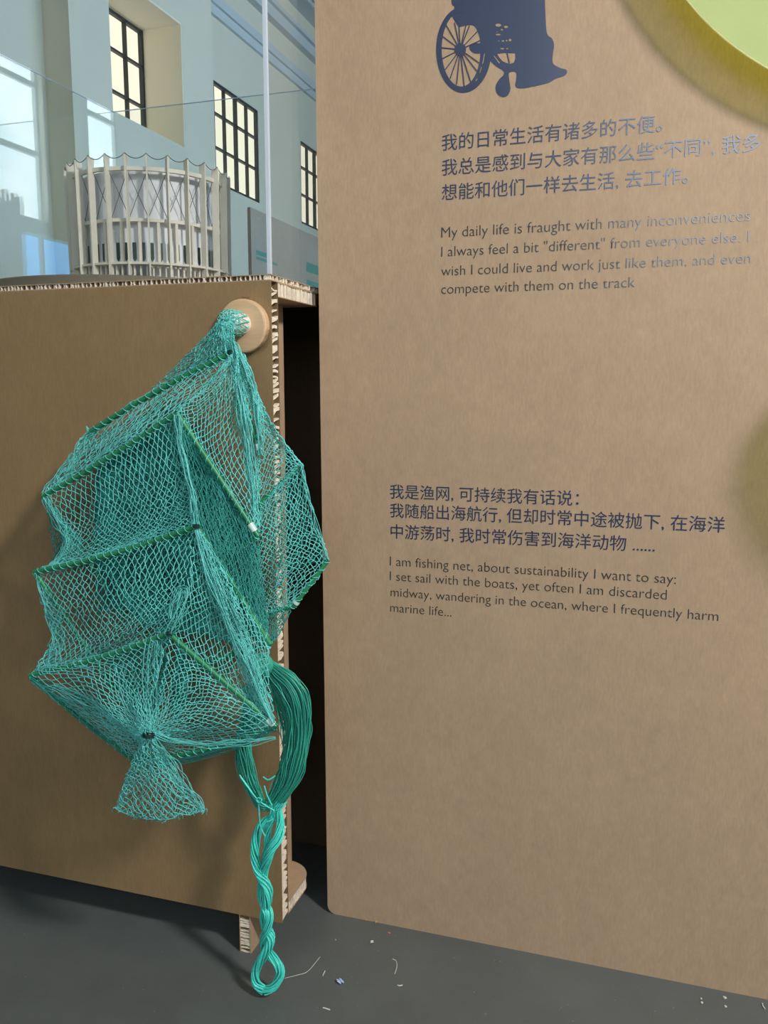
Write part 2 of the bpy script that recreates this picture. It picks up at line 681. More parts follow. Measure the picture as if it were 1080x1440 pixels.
def shelf(name, z0, z1, y1, rad, core_to, seed):
    """shelf behind the front board with a rounded back corner"""
    y0 = YC + .022
    pts = [(-1.35, y0), (XE, y0)]
    for k in range(9):
        a = math.pi / 2 * k / 8
        pts.append((XE - rad + rad * math.cos(a), y1 - rad + rad * math.sin(a)))
    pts.append((-1.35, y1))

    def inset(d):
        return [(min(x, XE - d) if x > -1 else x, y if y <= y0 + 1e-6 else min(y, y1 - d)) for x, y in pts]
    m = MB().prism([(x, y, z0) for x, y in pts], (0, 0, .0012)).prism([(x, y, z1 - .0012) for x, y in pts], (0, 0, .0012))
    o = m.build(name, KRAFT, cab)
    MB().prism([(x, y, z0 + .0012) for x, y in inset(.006)], (0, 0, z1 - z0 - .0024)).build('board_core', CORE_DARK, o)
    ribs_edge('honeycomb_core', o, (XE, y0, z0), (0, 1, 0), (0, 0, 1), (-1, 0, 0), core_to - y0, z1 - z0, .0052, .0006, th=.0016, seed=seed)
    return o


shelf('top_shelf', .9645, .984, 1.222, .002, 1.222, 7)
shelf('bottom_shelf', .0640, .0830, 1.187, .045, 1.152, 8)
xs = float(at_y(410.5, 1213, 1.187)[0])
plate('side_wall', xs - .02, xs, YC + .022, 1.187, .083, .9645, KRAFT, cab)
plate('rear_board', -1.36, -.502, 1.38, 1.398, 0, .984, KRAFT_SHADED, cab)
plate('side_wall', -1.38, -1.36, YC + .022, 1.38, 0, .964, KRAFT, cab)
# foot under the front board: cut cells face the room, smooth kraft face to the right
ft_top = float(at_x(385, 1297, -.549)[1])
m = MB()
for x0, x1 in ((-.567, -.5658), (-.5502, -.549)):
    m.prism([(x0, YC + .002, 0), (x0, YC + .029, 0), (x0, ft_top, .064), (x0, YC + .002, .064)], (x1 - x0, 0, 0))
foot = recalc(m.build('foot', KRAFT, cab))
m = MB().prism([(-.5658, YC + .007, .0), (-.5658, YC + .027, 0), (-.5658, ft_top - .002, .0638), (-.5658, YC + .007, .0638)], (.0156, 0, 0))
recalc(m.build('board_core', CORE_DARK, foot))
ribs_edge('honeycomb_core', foot, (-.567, YC + .002, .001), (0, 0, 1), (1, 0, 0), (0, 1, 0), .061, .018, .0058, .0008, th=.0016, seed=9)
plate('foot', -1.30, -1.282, 1.08, 1.13, 0, .064, KRAFT, cab)

# ================================================================== DISPLAY PANEL
XP = -.4765
pan = empty('display_panel', (.3, YP, 0), 'tall brown cardboard display panel printed with dark writing, standing on the floor', 'display panel')
PZ = 2.25
pts = [(XP + .0, .014)]
pts = []
for k in range(6):
    a = math.pi + math.pi / 2 * k / 5
    pts.append((XP + .014 + .014 * math.cos(a), .014 + .014 * math.sin(a)))
pts += [(1.35, 0), (1.35, PZ)]
top_x = XP - .0095
pts += [(top_x, PZ)]
recalc(MB().prism([(x, YP, z) for x, z in pts], (0, .018, 0)).build('front_sheet', KRAFT, pan))
recalc(MB().prism([(XP + .006, YP + .018, .0), (XP + .006, 1.6, .0), (top_x + .006, 1.6, PZ), (top_x + .006, YP + .018, PZ)], (.018, 0, 0)).build('side_sheet', KRAFT, pan))
plate('side_sheet', 1.33, 1.35, YP + .018, 1.6, 0, PZ, KRAFT, pan)


def text_line(txt, x0px, ypx, x1px, mode, ink, weight):
    """one printed line; ypx: baseline ('b') or middle of the CJK glyphs ('m') at the left end"""
    c = bpy.data.curves.new('printed_line', 'FONT')
    c.body = txt
    c.size = 1.0
    c.offset = weight
    c.resolution_u = 4
    o = bpy.data.objects.new('printed_line', c)
    COL.objects.link(o)
    dg = bpy.context.evaluated_depsgraph_get()
    me = bpy.data.meshes.new_from_object(o.evaluated_get(dg))
    bpy.data.objects.remove(o)
    co = np.zeros(len(me.vertices) * 3)
    me.vertices.foreach_get('co', co)
    co = co.reshape(-1, 3)
    a = at_y(x0px, ypx, YP)
    # the line is level on the panel: take the right end from its column
    zline = a[2]
    lo, hi = co[:, 0].min(), co[:, 0].max()
    # find x at the right end by the ray through (x1px, y) lying at the same height
    yy = ypx
    for _ in range(12):
        e = at_y(x1px, yy, YP)
        yy += (e[2] - zline) * 900
    s = (e[0] - a[0]) / (hi - lo)
    base = zline if mode == 'b' else zline - .375 * s
    P = np.stack([a[0] + (co[:, 0] - lo) * s, np.full(len(co), YP - .0005), base + co[:, 1] * s], 1)
    P -= np.array(pan.location)
    me.vertices.foreach_set('co', P.ravel())
    me.materials.clear()
    me.materials.append(ink)
    me.update()
    o = link('printed_line', me, None, pan)
    return o


CJK = [("我的日常生活有诸多的不便。", 621.5, 201, 931.5), ("我总是感到与大家有那么些“不同”, 我多", 621.5, 236, 1070),
       ("想能和他们一样去生活, 去工作。", 621.5, 271, 968), ("我是渔网, 可持续我有话说：", 548.5, 691, 814),
       ("我随船出海航行, 但却时常中途被抛下, 在海洋", 548.5, 717.4, 1019.5), ("中游荡时, 我时常伤害到海洋动物 ......", 549.5, 747, 921)]
LAT = [("My daily life is fraught with many inconveniences", 620.7, 334.3, 1054.5), ('I always feel a bit "different" from everyone else. I', 620.7, 361, 1053),
       ("wish I could live and work just like them, and even", 620.7, 388, 1055.5), ("compete with them on the track", 620.7, 413.4, 892.5),
       ("I am fishing net, about sustainability I want to say:", 548.5, 795.2, 950.4), ("I set sail with the boats, yet often I am discarded", 548.5, 815.9, 937.4),
       ("midway, wandering in the ocean, where I frequently harm", 549.6, 838.2, 1010), ("marine life...", 549, 860, 635)]
for t, a, y, e in CJK:
    text_line(t, a, y, e, 'm', INK, 0.0)
for t, a, y, e in LAT:
    text_line(t, a, y, e, 'b', INK_THIN, -0.010)

# seated figure in a wheelchair, printed flat on the panel
WC = lambda x, y: (590 + x / 4.696, y / 4.696)


def panel_curve(name, loops, parent, yoff):
    """filled flat print from pixel loops (even-odd: holes stay open)"""
    c = bpy.data.curves.new(name, 'CURVE')
    c.dimensions = '2D'
    c.fill_mode = 'BOTH'
    for L in loops:
        s = c.splines.new('POLY')
        s.points.add(len(L) - 1)
        for i, (x, y) in enumerate(L):
            p = at_y(x, y, YP)
            s.points[i].co = (p[0], p[2], 0, 1)
        s.use_cyclic_u = True
    o = bpy.data.objects.new(name, c)
    COL.objects.link(o)
    dg = bpy.context.evaluated_depsgraph_get()
    me = bpy.data.meshes.new_from_object(o.evaluated_get(dg))
    bpy.data.objects.remove(o)
    co = np.zeros(len(me.vertices) * 3)
    me.vertices.foreach_get('co', co)
    co = co.reshape(-1, 3)
    off = np.array(parent.location) if parent is pan else np.array(pan.location)
    P = np.stack([co[:, 0], np.full(len(co), YP - yoff), co[:, 1]], 1) - off
    me.vertices.foreach_set('co', P.ravel())
    me.materials.clear()
    me.materials.append(INK)
    me.update()
    return link(name, me, None, parent)


def smooth_loop(L, n=None):
    P = np.array(L + [L[0]], float)
    return [tuple(p) for p in resample(P, n or len(L) * 5, True)[:-1]]


def ell(cx, cy, rx, ry, n=56, a0=0):
    return [(cx + rx * math.cos(a0 + 2 * math.pi * i / n), cy + ry * math.sin(a0 + 2 * math.pi * i / n)) for i in range(n)]


figure = [(828, 0), (832, 100), (838, 200), (850, 236), (872, 252), (886, 282), (888, 312), (882, 350), (878, 405), (890, 428), (930, 450), (968, 460), (975, 480), (955, 502), (900, 520), (850, 548),
          (760, 570), (690, 583), (645, 580), (632, 560), (638, 535), (637, 478), (592, 480), (592, 520), (598, 560), (600, 592), (585, 628), (555, 642), (520, 628), (503, 592), (508, 555), (530, 520), (553, 498), (555, 470),
          (510, 440), (466, 400), (450, 360), (430, 352), (375, 354), (350, 345), (330, 322), (335, 296), (362, 284), (402, 285), (398, 250), (384, 208), (368, 178), (345, 166), (300, 170), (262, 178), (245, 158), (225, 125),
          (212, 95), (232, 48), (218, 36), (211, 12), (214, -40), (190, -90), (200, -140), (240, -300), (262, -520), (330, -640), (420, -690), (400, -800), (440, -900), (520, -930), (600, -890), (625, -800), (600, -700), (660, -640),
          (700, -520), (720, -330), (790, -220), (820, -120)]
holes = [ell(521, 166, 20, 11, 14), ell(572, 178, 15, 8, 12), ell(545, 196, 9, 6, 10), ell(520, 228, 17, 6, 12), ell(512, 211, 7, 3, 8), ell(552, 270, 10, 6, 10), ell(576, 268, 7, 6, 10), ell(599, 264, 9, 10, 12), ell(524, 270, 6, 4, 8),
         ell(547, 321, 14, 5, 12), ell(580, 321, 8, 5, 10),
         [(512, 356), (560, 350), (632, 352), (634, 385), (624, 414), (598, 422), (572, 416), (548, 404), (530, 384)],
         [(486, 366), (496, 368), (532, 412), (526, 420)]]
fig = panel_curve('wheelchair_figure', [[WC(*p) for p in smooth_loop(figure)]] + [[WC(*p) for p in h] for h in holes], pan, .0004)
wheel_o = [(288 + 177 * math.cos(a) + (10 * math.cos(a) if math.cos(a) > 0 else 0), 329 + 284 * math.sin(a)) for a in np.linspace(0, 2 * math.pi, 72, endpoint=False)]
wheel_i = ell(276, 326, 129, 246, 72)
slits = [[(428, 352), (434, 356), (424, 415), (414, 425)], [(408, 440), (414, 444), (402, 482), (396, 484)], [(370, 532), (384, 514), (386, 520), (374, 538)]]
wh = panel_curve('wheel_rim', [[WC(*p) for p in wheel_o], [WC(*p) for p in wheel_i]] + [[WC(*p) for p in s] for s in slits], fig, .0006)
hub = panel_curve('wheel_hub', [[WC(*p) for p in ell(270, 328, 38, 42, 30)]], fig, .0010)
spk = []
for k, (ex, ey) in enumerate([(150, 238), (148, 316), (152, 388), (170, 462), (203, 520), (246, 560), (296, 570), (340, 545), (380, 470), (394, 416), (176, 165), (232, 150), (262, 170), (308, 168), (330, 172), (386, 205), (402, 268), (595, 420)]):
    sx, sy = (270, 328) if k < 17 else (580, 350)
    n = np.array([-(ey - sy), ex - sx], float)
    n *= 3.2 / np.linalg.norm(n)
    spk.append([WC(sx + n[0], sy + n[1]), WC(ex + n[0], ey + n[1]), WC(ex - n[0], ey - n[1]), WC(sx - n[0], sy - n[1])])
for s in spk:
    panel_curve('spoke', [s], fig, .0008)

# lime acrylic discs held off the panel
LY = YP - .038


def lime_disc(name, cx, cz, rad, label, LY=LY):
    e = empty(name, (cx, LY, cz), label, 'acrylic disc', 'lime acrylic discs')
    n = 128
    recalc(MB().lathe((cx, LY, cz), (0, 1, 0), [(rad - .0016, .0), (rad - .0016, .0028)], n).build('sheet', LIME, e))
    v, f = [], []
    prof = [(rad - .0016, -.0001), (rad, .0001), (rad, .003), (rad - .0016, .003)]
    for r_, h in prof:
        for i in range(n):
            a = 2 * math.pi * i / n
            v.append((cx + r_ * math.cos(a), LY + h, cz + r_ * math.sin(a)))
    for j in range(len(prof)):
        j2 = (j + 1) % len(prof)
        for i in range(n):
            f.append((j * n + i, j * n + (i + 1) % n, j2 * n + (i + 1) % n, j2 * n + i))
    recalc(mesh_np('rim', v, f, LIME_RIM, e))
    MB().lathe((cx, LY + .003, cz), (0, 1, 0), [(.009, 0), (.009, YP - LY - .0035)], 20).build('standoff', PEGWHITE, e)


p1, p2, p3 = (at_y(*p, LY) for p in ((965, 0), (1031, 65), (1080, 97)))
ax_, az_, bx_, bz_, cx_, cz_ = p1[0], p1[2], p2[0], p2[2], p3[0], p3[2]
D_ = 2 * (ax_ * (bz_ - cz_) + bx_ * (cz_ - az_) + cx_ * (az_ - bz_))
ux = ((ax_ ** 2 + az_ ** 2) * (bz_ - cz_) + (bx_ ** 2 + bz_ ** 2) * (cz_ - az_) + (cx_ ** 2 + cz_ ** 2) * (az_ - bz_)) / D_
uz = ((ax_ ** 2 + az_ ** 2) * (cx_ - bx_) + (bx_ ** 2 + bz_ ** 2) * (ax_ - cx_) + (cx_ ** 2 + cz_ ** 2) * (bx_ - ax_)) / D_
rd = math.hypot(p1[0] - ux, p1[2] - uz)
lime_disc('acrylic_disc', ux, uz, rd, 'lime green translucent disc at the top right, held off the cardboard panel')
lime_disc('acrylic_disc', .35, .865, .125, 'lime green translucent disc past the right edge, tinting the panel beside the lower printed lines', YP - .12)

# ================================================================== WALL PEG
PGX, PGZ = -.533, .925
peg = empty('wall_peg', (PGX, YC, PGZ), 'pale round wooden peg taped on the cabinet front, the net hung on it', 'peg')
BP = MB().lathe((PGX, YC, PGZ), (0, -1, 0), [(.0345, 0), (.0355, .001), (.0355, .0105), (.0345, .0118), (.0325, .0125)], 72).build('base_plate', WOOD, peg)
pc = at_y(321, 453, 1.010)
MB().lathe((pc[0], YC - .0125, pc[2]), (0, -1, 0), [(.014, 0), (.014, .035), (.0128, .0375), (.010, .0385)], 48).build('peg_shaft', PEGWHITE, peg)
# bits of clear tape holding the plate
for a0, a1, rad, wd in ((-62, -8, .0375, .011), (-55, -12, .0405, .005), (78, 96, .0372, .007)):
    n = 14
    tp = MB()
    pa = []
    for i in range(n + 1):
        a = math.radians(a0 + (a1 - a0) * i / n)
        q = rad + .0016 * math.sin(i * 1.7)
        pa.append((PGX + q * math.cos(a), PGZ + q * math.sin(a)))
    for i in range(n):
        (xa, za), (xb, zb) = pa[i], pa[i + 1]
        tp.add([(xa, YC - .0004, za), (xb, YC - .0004, zb), (xb + .0, YC - wd, zb), (xa, YC - wd, za)], [(0, 1, 2, 3)])
    tp.build('tape', TAPE, peg)

# ================================================================== FISHING NET
net = empty('fishing_net', (float(at_y(240, 1060, .95)[0]), .95, float(at_y(240, 1060, .95)[2])), 'teal folding fishing trap net with green rod frames, hanging from the wooden peg', 'fishing net')

K = dict(A=(324, 497, .985), AL=(128, 606, 1.003), AR=(366, 640, .99),
         B=(249, 581, .955), BL=(61, 698, .975), BR=(363, 754, .965), BB=(180, 870, .985),
         C=(276, 740, .915), CL=(49, 804, .945), CR=(380, 906, .93), CB=(160, 968, .95),
         D=(238, 891, .885), DL=(42, 950, .915), DR=(388, 1022, .90), DB=(190, 1070, .915),
         W1=(424, 652, 1.0), W1b=(359, 715, .985), W2=(461, 788, 1.0), W2b=(413, 852, .99), W2c=(362, 866, .985))


def rod(a, b, rad=.0032, sag=0.0, wrap=True, m=ROD):
    P = np.array([K[a] if isinstance(a, str) else a, K[b] if isinstance(b, str) else b], float)
    n = 24
    Q = np.linspace(P[0], P[1], n)
    Q[:, 1] += sag * np.sin(np.linspace(0, math.pi, n))
    W = world_pts(Q)
    v, f = sweep([W], [rad], 8)
    o = mesh_np('frame_rod', v, f, m, net, smooth=True)
    if wrap:
        L = np.linalg.norm(W[-1] - W[0])
        T = (W[-1] - W[0]) / L
        u = np.cross(T, [0, 1, 0])
        u /= np.linalg.norm(u)
        wv = np.cross(T, u)
        turns = max(3, int(L / .0125))
        th = np.linspace(0, 2 * math.pi * turns, turns * 9)
        cx = np.stack([np.interp(np.linspace(0, 1, len(th)), np.linspace(0, 1, n), W[:, k]) for k in range(3)], 1)
        H = cx + (np.cos(th)[:, None] * u + np.sin(th)[:, None] * wv) * (rad + .0005)
        v, f = sweep([H], [.0006], 4)
        mesh_np('lacing', v, f, NET, o)
    return o


for a, b, kw in [('A', 'AL', dict(sag=-4, rad=.0036)), ('A', 'AR', {}), ('B', 'BL', dict(sag=3, rad=.0036)), ('B', 'BR', {}), ('BL', 'BB', {}), ('BR', 'BB', dict(rad=.003)),
                 ('C', 'CL', dict(sag=6, rad=.0036)), ('C', 'CR', {}), ('CL', 'CB', {}), ('CR', 'CB', {}),
                 ('D', 'DL', dict(sag=5, rad=.0036)), ('D', 'DR', {}), ('DL', 'DB', dict(sag=3)), ('DR', 'DB', dict(sag=8)),
                 ('W1', 'W1b', dict(rad=.0034)), ('W2', 'W2b', {}), ('W2b', 'W2c', {})]:
    rod(a, b, **kw)
# clear plastic joint sleeves on the rods
for a, b, t in (('B', 'BR', .93), ('D', 'DR', .95), ('W2b', 'W2', .08), ('A', 'AR', .92), ('W2c', 'W2b', .3)):
    P0, P1 = np.array(K[a]), np.array(K[b])
    q = [P0 + (P1 - P0) * s for s in (t - .03, t, t + .03)]
    v, f = sweep([world_pts(q)], [.0046], 10)
    mesh_np('joint_sleeve', v, f, SILVER, net, smooth=True)


def fold_noise(u, v, amp, seed):
    r = np.random.default_rng(seed)
    z = np.zeros_like(u)
    for _ in range(5):
        fu, fv, ph = r.uniform(1, 7), r.uniform(1, 6), r.uniform(0, 6.28)
        z += np.sin(fu * 2 * u + fv * 2 * v + ph) / 2.5
    return z * amp


def netting(rows, nu, nv, rad=.00058, jit=.9, fold=.006, seed=1, name='netting', m=None, depth=None, edge=True, ease=None):
    """diamond-mesh netting on the surface through the given rows of (px,py,y) guide points"""
    r = np.random.default_rng(seed)
    R = []
    for row in rows:
        a = np.array([K[p] if isinstance(p, str) else (p if len(p) == 3 else (p[0], p[1], depth)) for p in row], float)
        R.append(resample(a, 40, True))
    R = np.array(R)
    nr = len(rows)
    vv = np.linspace(0, nr - 1, 60)
    G = np.zeros((60, 40, 3))
    # smooth interpolation across rows
    for i, t in enumerate(vv):
        k = min(int(t), nr - 2)
        s = t - k
        p0, p1, p2, p3 = R[max(k - 1, 0)], R[k], R[k + 1], R[min(k + 2, nr - 1)]
        G[i] = .5 * ((2 * p1) + (p2 - p0) * s + (2 * p0 - 5 * p1 + 4 * p2 - p3) * s ** 2 + (3 * p1 - p0 - 3 * p2 + p3) * s ** 3)

    def ev(u, v):
        x = np.clip(u, 0, 1) * 39
        y = np.clip(v, 0, 1) * 59
        i = np.minimum(x.astype(int), 38)
        j = np.minimum(y.astype(int), 58)
        a, c = (x - i)[..., None], (y - j)[..., None]
        return (G[j, i] * (1 - a) + G[j, i + 1] * a) * (1 - c) + (G[j + 1, i] * (1 - a) + G[j + 1, i + 1] * a) * c
    nj = 2 * nv
    I, J = np.meshgrid(np.arange(nu + 1), np.arange(nj + 1))
    u = (I + .5 * (J % 2)) / (nu + .5)
    v = J / nj
    # uneven pull: cells bunch towards one side here and there
    u2 = u + fold_noise(v, u, .012, seed + 5) * np.sin(np.pi * u)
    v2 = v + fold_noise(u, v, .018, seed + 9) * np.sin(np.pi * v)
    if ease is not None:
        v2 = np.clip(v2, 0, 1) ** ease
    P = ev(u2, v2)
    mask = (np.sin(np.pi * np.clip(u, 0, 1)) * np.sin(np.pi * v)) ** .5
    P[..., 2] += fold_noise(u, v, fold, seed) * mask
    P[..., :2] += r.normal(0, jit, P[..., :2].shape)
    W = at_y(P[..., 0], P[..., 1], P[..., 2])
    A, B = [], []
    for j in range(nj):
        a = W[j]
        c = W[j + 1]
        A.append(a)
        B.append(c)
        if j % 2 == 0:
            A.append(a[1:])
            B.append(c[:-1])
        else:
            A.append(a[:-1])
            B.append(c[1:])
    if edge:
        for k in (0, nj):
            A.append(W[k][:-1])
            B.append(W[k][1:])
        A.append(W[:-1, 0])
        B.append(W[1:, 0])
        A.append(W[:-1, -1])
        B.append(W[1:, -1])
    A = np.concatenate(A)
    B = np.concatenate(B)
    # let each strand droop a little at its middle
    M = (A + B) / 2 + r.normal(0, .0006, A.shape)
    vts, fcs = tubes(np.concatenate([A, M]), np.concatenate([M, B]), rad, 4)
    return mesh_np(name, vts, fcs, m or NET, net)


def bundle(paths_px, n, spread, rad, name, m, parent, wav=2.0, seed=3, steps=46, taper=None, closed=False, depth_spread=.006):
    """many fine strands running along a guide polyline of (px,py,y)"""
    r = np.random.default_rng(seed)
    C = resample(paths_px, steps, True)
    T = np.gradient(C[:, :2], axis=0)
    T /= np.linalg.norm(T, axis=1)[:, None] + 1e-9
    N = np.stack([-T[:, 1], T[:, 0]], 1)
    t = np.linspace(0, 1, steps)
    sp = np.interp(t, np.linspace(0, 1, len(spread)), spread) if hasattr(spread, '__len__') else np.full(steps, spread)
    out = []
    for k in range(n):
        o = r.uniform(-1, 1)
        od = r.uniform(-1, 1) * math.sqrt(max(0, 1 - o * o))
        w = sum(r.normal(0, 1) * np.sin(2 * math.pi * (r.uniform(.5, 4) * t) + r.uniform(0, 6.28)) for _ in range(3)) * wav * .5
        off = o * sp + w * np.minimum(1, sp / (np.max(sp) + 1e-6) + .15)
        Q = C.copy()
        Q[:, :2] += N * off[:, None]
        Q[:, 2] += od * depth_spread * (sp / (np.max(sp) + 1e-9))
        out.append(world_pts(Q))
    v, f = sweep(out, [rad] * len(out), 4)
    return mesh_np(name, v, f, m, parent, smooth=True)


d = .99
# --- top, gathered on the peg
netting([[(303, 458, .985), (313, 448, .985), (326, 452, .985)], [(262, 500, 1.0), (298, 488, .99), (326, 482, .985)], [(214, 546, 1.02), (262, 526, 1.012), (323, 497, 1.0)]], 14, 12, seed=11, fold=.003)
netting([[(304, 462, .985), (314, 452, .98), (328, 455, .985)], [(250, 530, 1.0), (290, 510, .99), (330, 490, .985)], [(135, 603, 1.02), (235, 545, 1.01), (325, 499, 1.0)]], 13, 13, seed=12, fold=.003, m=NET)
# --- frame A's left side down to frame B
netting([['AL', (200, 556, 1.0), (262, 522, .995), 'A'], [(92, 655, .995), (180, 595, .985), (250, 553, .98), (300, 535, .98)], ['BL', (105, 668, .97), (160, 632, .965), 'B']], 26, 11, seed=13, fold=.008)
netting([[(122, 608, 1.01), (140, 598, 1.01)], [(96, 645, 1.0), (118, 640, 1.0)], ['BL', (90, 680, .98)]], 5, 12, seed=14, fold=.006, jit=2.4)
# --- right of the apex: long fans falling from the peg
netting([[(316, 468, .985), (330, 478, .985)], ['A', (338, 510, .985)], [(285, 545, .975), (352, 565, .985)], ['B', (310, 650, .965), (358, 655, .975)], [(262, 600, .955), (318, 690, .96), 'BR']], 17, 24, seed=15, fold=.006, jit=.7)
netting([[(324, 500, .99), (345, 508, .99)], [(330, 570, .98), (366, 580, .99)], [(345, 650, .98), (366, 650, .99)], [(352, 730, .975), (366, 750, .98)]], 7, 24, seed=16, fold=.004, jit=1.3)
netting([[(334, 492, .99), (345, 500, .995)], [(345, 545, .99), (370, 570, 1.0)], [(362, 600, .99), (376, 605, 1.0), (394, 612, 1.0)], [(362, 660, .985), (392, 640, .995), 'W1'], [(359, 715, .985), (395, 682, .99), 'W1']], 9, 24, seed=17, fold=.004)
# --- the right wing
netting([['W1b', (392, 684, .99), 'W1'], [(362, 770, .98), (400, 745, .985), (437, 725, 1.0)], [(362, 830, .98), (412, 800, .98), 'W2'], [(362, 866, .985), (388, 860, .985), 'W2b']], 13, 23, seed=18, fold=.006)
netting([['W1b', (392, 684, 1.01), 'W1'], [(375, 760, 1.01), (405, 740, 1.015), (434, 720, 1.01)], [(385, 830, 1.0), (415, 800, 1.01), 'W2']], 12, 15, seed=19, fold=.006, m=NET_SHADED)
netting([[(368, 866, .98), 'W2b'], [(372, 885, .975), (402, 875, .985)], [(378, 910, .96), (388, 900, .97)]], 9, 7, seed=20, fold=.003, m=NET_SHADED)
# --- frame B window
netting([['BL', (105, 668, .97), (160, 632, .965), 'B'], [(92, 752, .965), (170, 712, .95), (262, 660, .94)], [(82, 785, .955), (165, 760, .94), (270, 712, .925)], ['CL', (125, 786, .94), (200, 760, .93), 'C']], 25, 16, seed=21, fold=.007)
netting([[(62, 706, .975), (75, 715, .97)], [(90, 752, .97), (112, 757, .97)], [(78, 785, .96), (108, 785, .96)], [(52, 804, .95), (98, 792, .945)]], 7, 11, seed=22, jit=2.2)
netting([[(66, 715, 1.02), (90, 735, 1.01)], [(72, 760, 1.02), (95, 770, 1.01)], [(80, 795, 1.0), (110, 800, .99)]], 5, 9, seed=23, jit=1.5, m=NET_SHADED)
# --- frame B right side down to frame C
netting([['B', (306, 668, .965), 'BR'], [(262, 660, .94), (318, 738, .95), (372, 830, .95)], ['C', (330, 826, .92), 'CR']], 22, 12, seed=24, fold=.008, rad=.0005, m=NET_SHADED)
# --- frame C window
netting([['CL', (125, 786, .94), (200, 760, .93), 'C'], [(60, 850, .94), (130, 840, .92), (190, 830, .90), (262, 810, .90)], [(72, 900, .93), (130, 895, .91), (190, 875, .895), (248, 860, .89)], ['DL', (100, 936, .913), (165, 913, .905), 'D']], 26, 14, seed=25, fold=.009)
netting([[(52, 810, .95), (66, 830, .95)], [(58, 850, .945), (80, 852, .945)], [(75, 885, .94), (90, 890, .935)], [(62, 925, .93), (84, 930, .925)], [(46, 948, .92), (70, 940, .92)]], 6, 16, seed=26, jit=2.6)
# --- frame C right side down to frame D
netting([['C', (326, 818, .92), 'CR'], [(262, 820, .895), (318, 880, .91), (378, 950, .92)], ['D', (312, 955, .895), 'DR']], 19, 13, seed=27, fold=.007)
netting([[(278, 745, .91), (300, 775, .915)], [(300, 830, .90), (340, 860, .905)], [(325, 900, .90), (360, 930, .91)], [(352, 975, .90), (386, 1018, .90)]], 8, 26, seed=28, fold=.006, jit=1.4)
# --- front face of frame D drawn together to the tie
G = (209, 1034)
netting([[(205, 1078, .915), (178, 1060, .915), (110, 1004, .915), 'DL', (140, 920, .9), 'D'], [(203, 1065, .905), (170, 1040, .90), (125, 995, .895), (110, 960, .895), (165, 940, .89), (228, 935, .88)],
         [(203, 1050, .89), (185, 1035, .885), (165, 1015, .88), (160, 1000, .875), (185, 985, .875), (212, 985, .87)], [(204, 1041, .875), (199, 1037, .872), (199, 1030, .87), (203, 1026, .87), (207, 1025, .868), (211, 1026, .868)]], 34, 13, seed=29, fold=.006, ease=.9)
netting([['D', (290, 935, .89), (340, 978, .895), 'DR', (330, 1046, .905), (276, 1063, .91), (215, 1076, .915)], [(232, 935, .88), (268, 950, .88), (300, 985, .885), (320, 1015, .885), (290, 1035, .895), (255, 1048, .90), (214, 1060, .905)],
         [(220, 985, .872), (240, 990, .872), (258, 1008, .875), (262, 1022, .875), (250, 1032, .88), (232, 1040, .885), (213, 1048, .89)], [(209, 1026, .868), (213, 1027, .868), (217, 1030, .868), (219, 1033, .87), (218, 1036, .872), (214, 1039, .874), (209, 1041, .876)]], 30, 13, seed=30, fold=.006)
netting([['DL', (110, 1004, .93), (178, 1060, .925), (205, 1078, .925)], [(110, 975, .925), (150, 1010, .92), (185, 1045, .915), (206, 1055, .90)], [(185, 1015, .90), (195, 1025, .89), (203, 1032, .885)]], 26, 8, seed=31, m=NET_SHADED, rad=.0005)
# --- tail below the tie, two layers
for s_, dy in ((32, -.006), (33, .010)):
    netting([[(201, 1036, .874), (209, 1034, .868), (217, 1036, .874)], [(184, 1075, .885 + dy), (212, 1068, .88 + dy), (240, 1075, .89 + dy)], [(172, 1105, .89 + dy), (215, 1100, .885 + dy), (264, 1108, .895 + dy)],
             [(162, 1136, .895 + dy), (195, 1150, .89 + dy), (235, 1152, .89 + dy), (262, 1143, .895 + dy), (290, 1140, .9 + dy)]], 13, 13, seed=s_, fold=.006, jit=1.5, edge=(s_ == 32), name='tail_netting')
# --- inner funnels and rear face: fine dense net seen through the front
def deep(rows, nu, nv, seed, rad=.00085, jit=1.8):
    netting(rows, nu, nv, rad=rad, jit=jit, fold=.006, seed=seed, m=NET_SHADED, name='inner_netting', edge=False)


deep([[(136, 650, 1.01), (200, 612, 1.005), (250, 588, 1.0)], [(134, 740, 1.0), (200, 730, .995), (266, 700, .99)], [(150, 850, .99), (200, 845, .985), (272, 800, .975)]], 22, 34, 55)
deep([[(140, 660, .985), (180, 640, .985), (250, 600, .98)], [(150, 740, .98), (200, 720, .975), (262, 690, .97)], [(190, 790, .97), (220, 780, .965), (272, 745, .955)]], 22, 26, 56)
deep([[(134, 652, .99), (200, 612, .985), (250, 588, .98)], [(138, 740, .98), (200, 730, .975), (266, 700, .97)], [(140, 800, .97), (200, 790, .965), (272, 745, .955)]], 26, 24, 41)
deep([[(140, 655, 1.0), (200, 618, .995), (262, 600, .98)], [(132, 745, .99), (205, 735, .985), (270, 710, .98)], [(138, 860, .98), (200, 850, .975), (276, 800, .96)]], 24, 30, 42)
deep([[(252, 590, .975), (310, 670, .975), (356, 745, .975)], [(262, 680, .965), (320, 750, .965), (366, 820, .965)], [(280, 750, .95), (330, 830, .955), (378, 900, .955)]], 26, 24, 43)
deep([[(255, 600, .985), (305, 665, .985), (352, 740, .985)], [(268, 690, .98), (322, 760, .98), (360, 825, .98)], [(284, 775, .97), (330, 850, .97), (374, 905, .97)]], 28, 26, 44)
deep([[(260, 640, 1.0), (330, 700, 1.0), (358, 740, 1.0)], [(275, 740, .99), (335, 790, .99), (362, 840, .99)], [(290, 840, .98), (335, 880, .98), (372, 910, .98)]], 26, 26, 45)
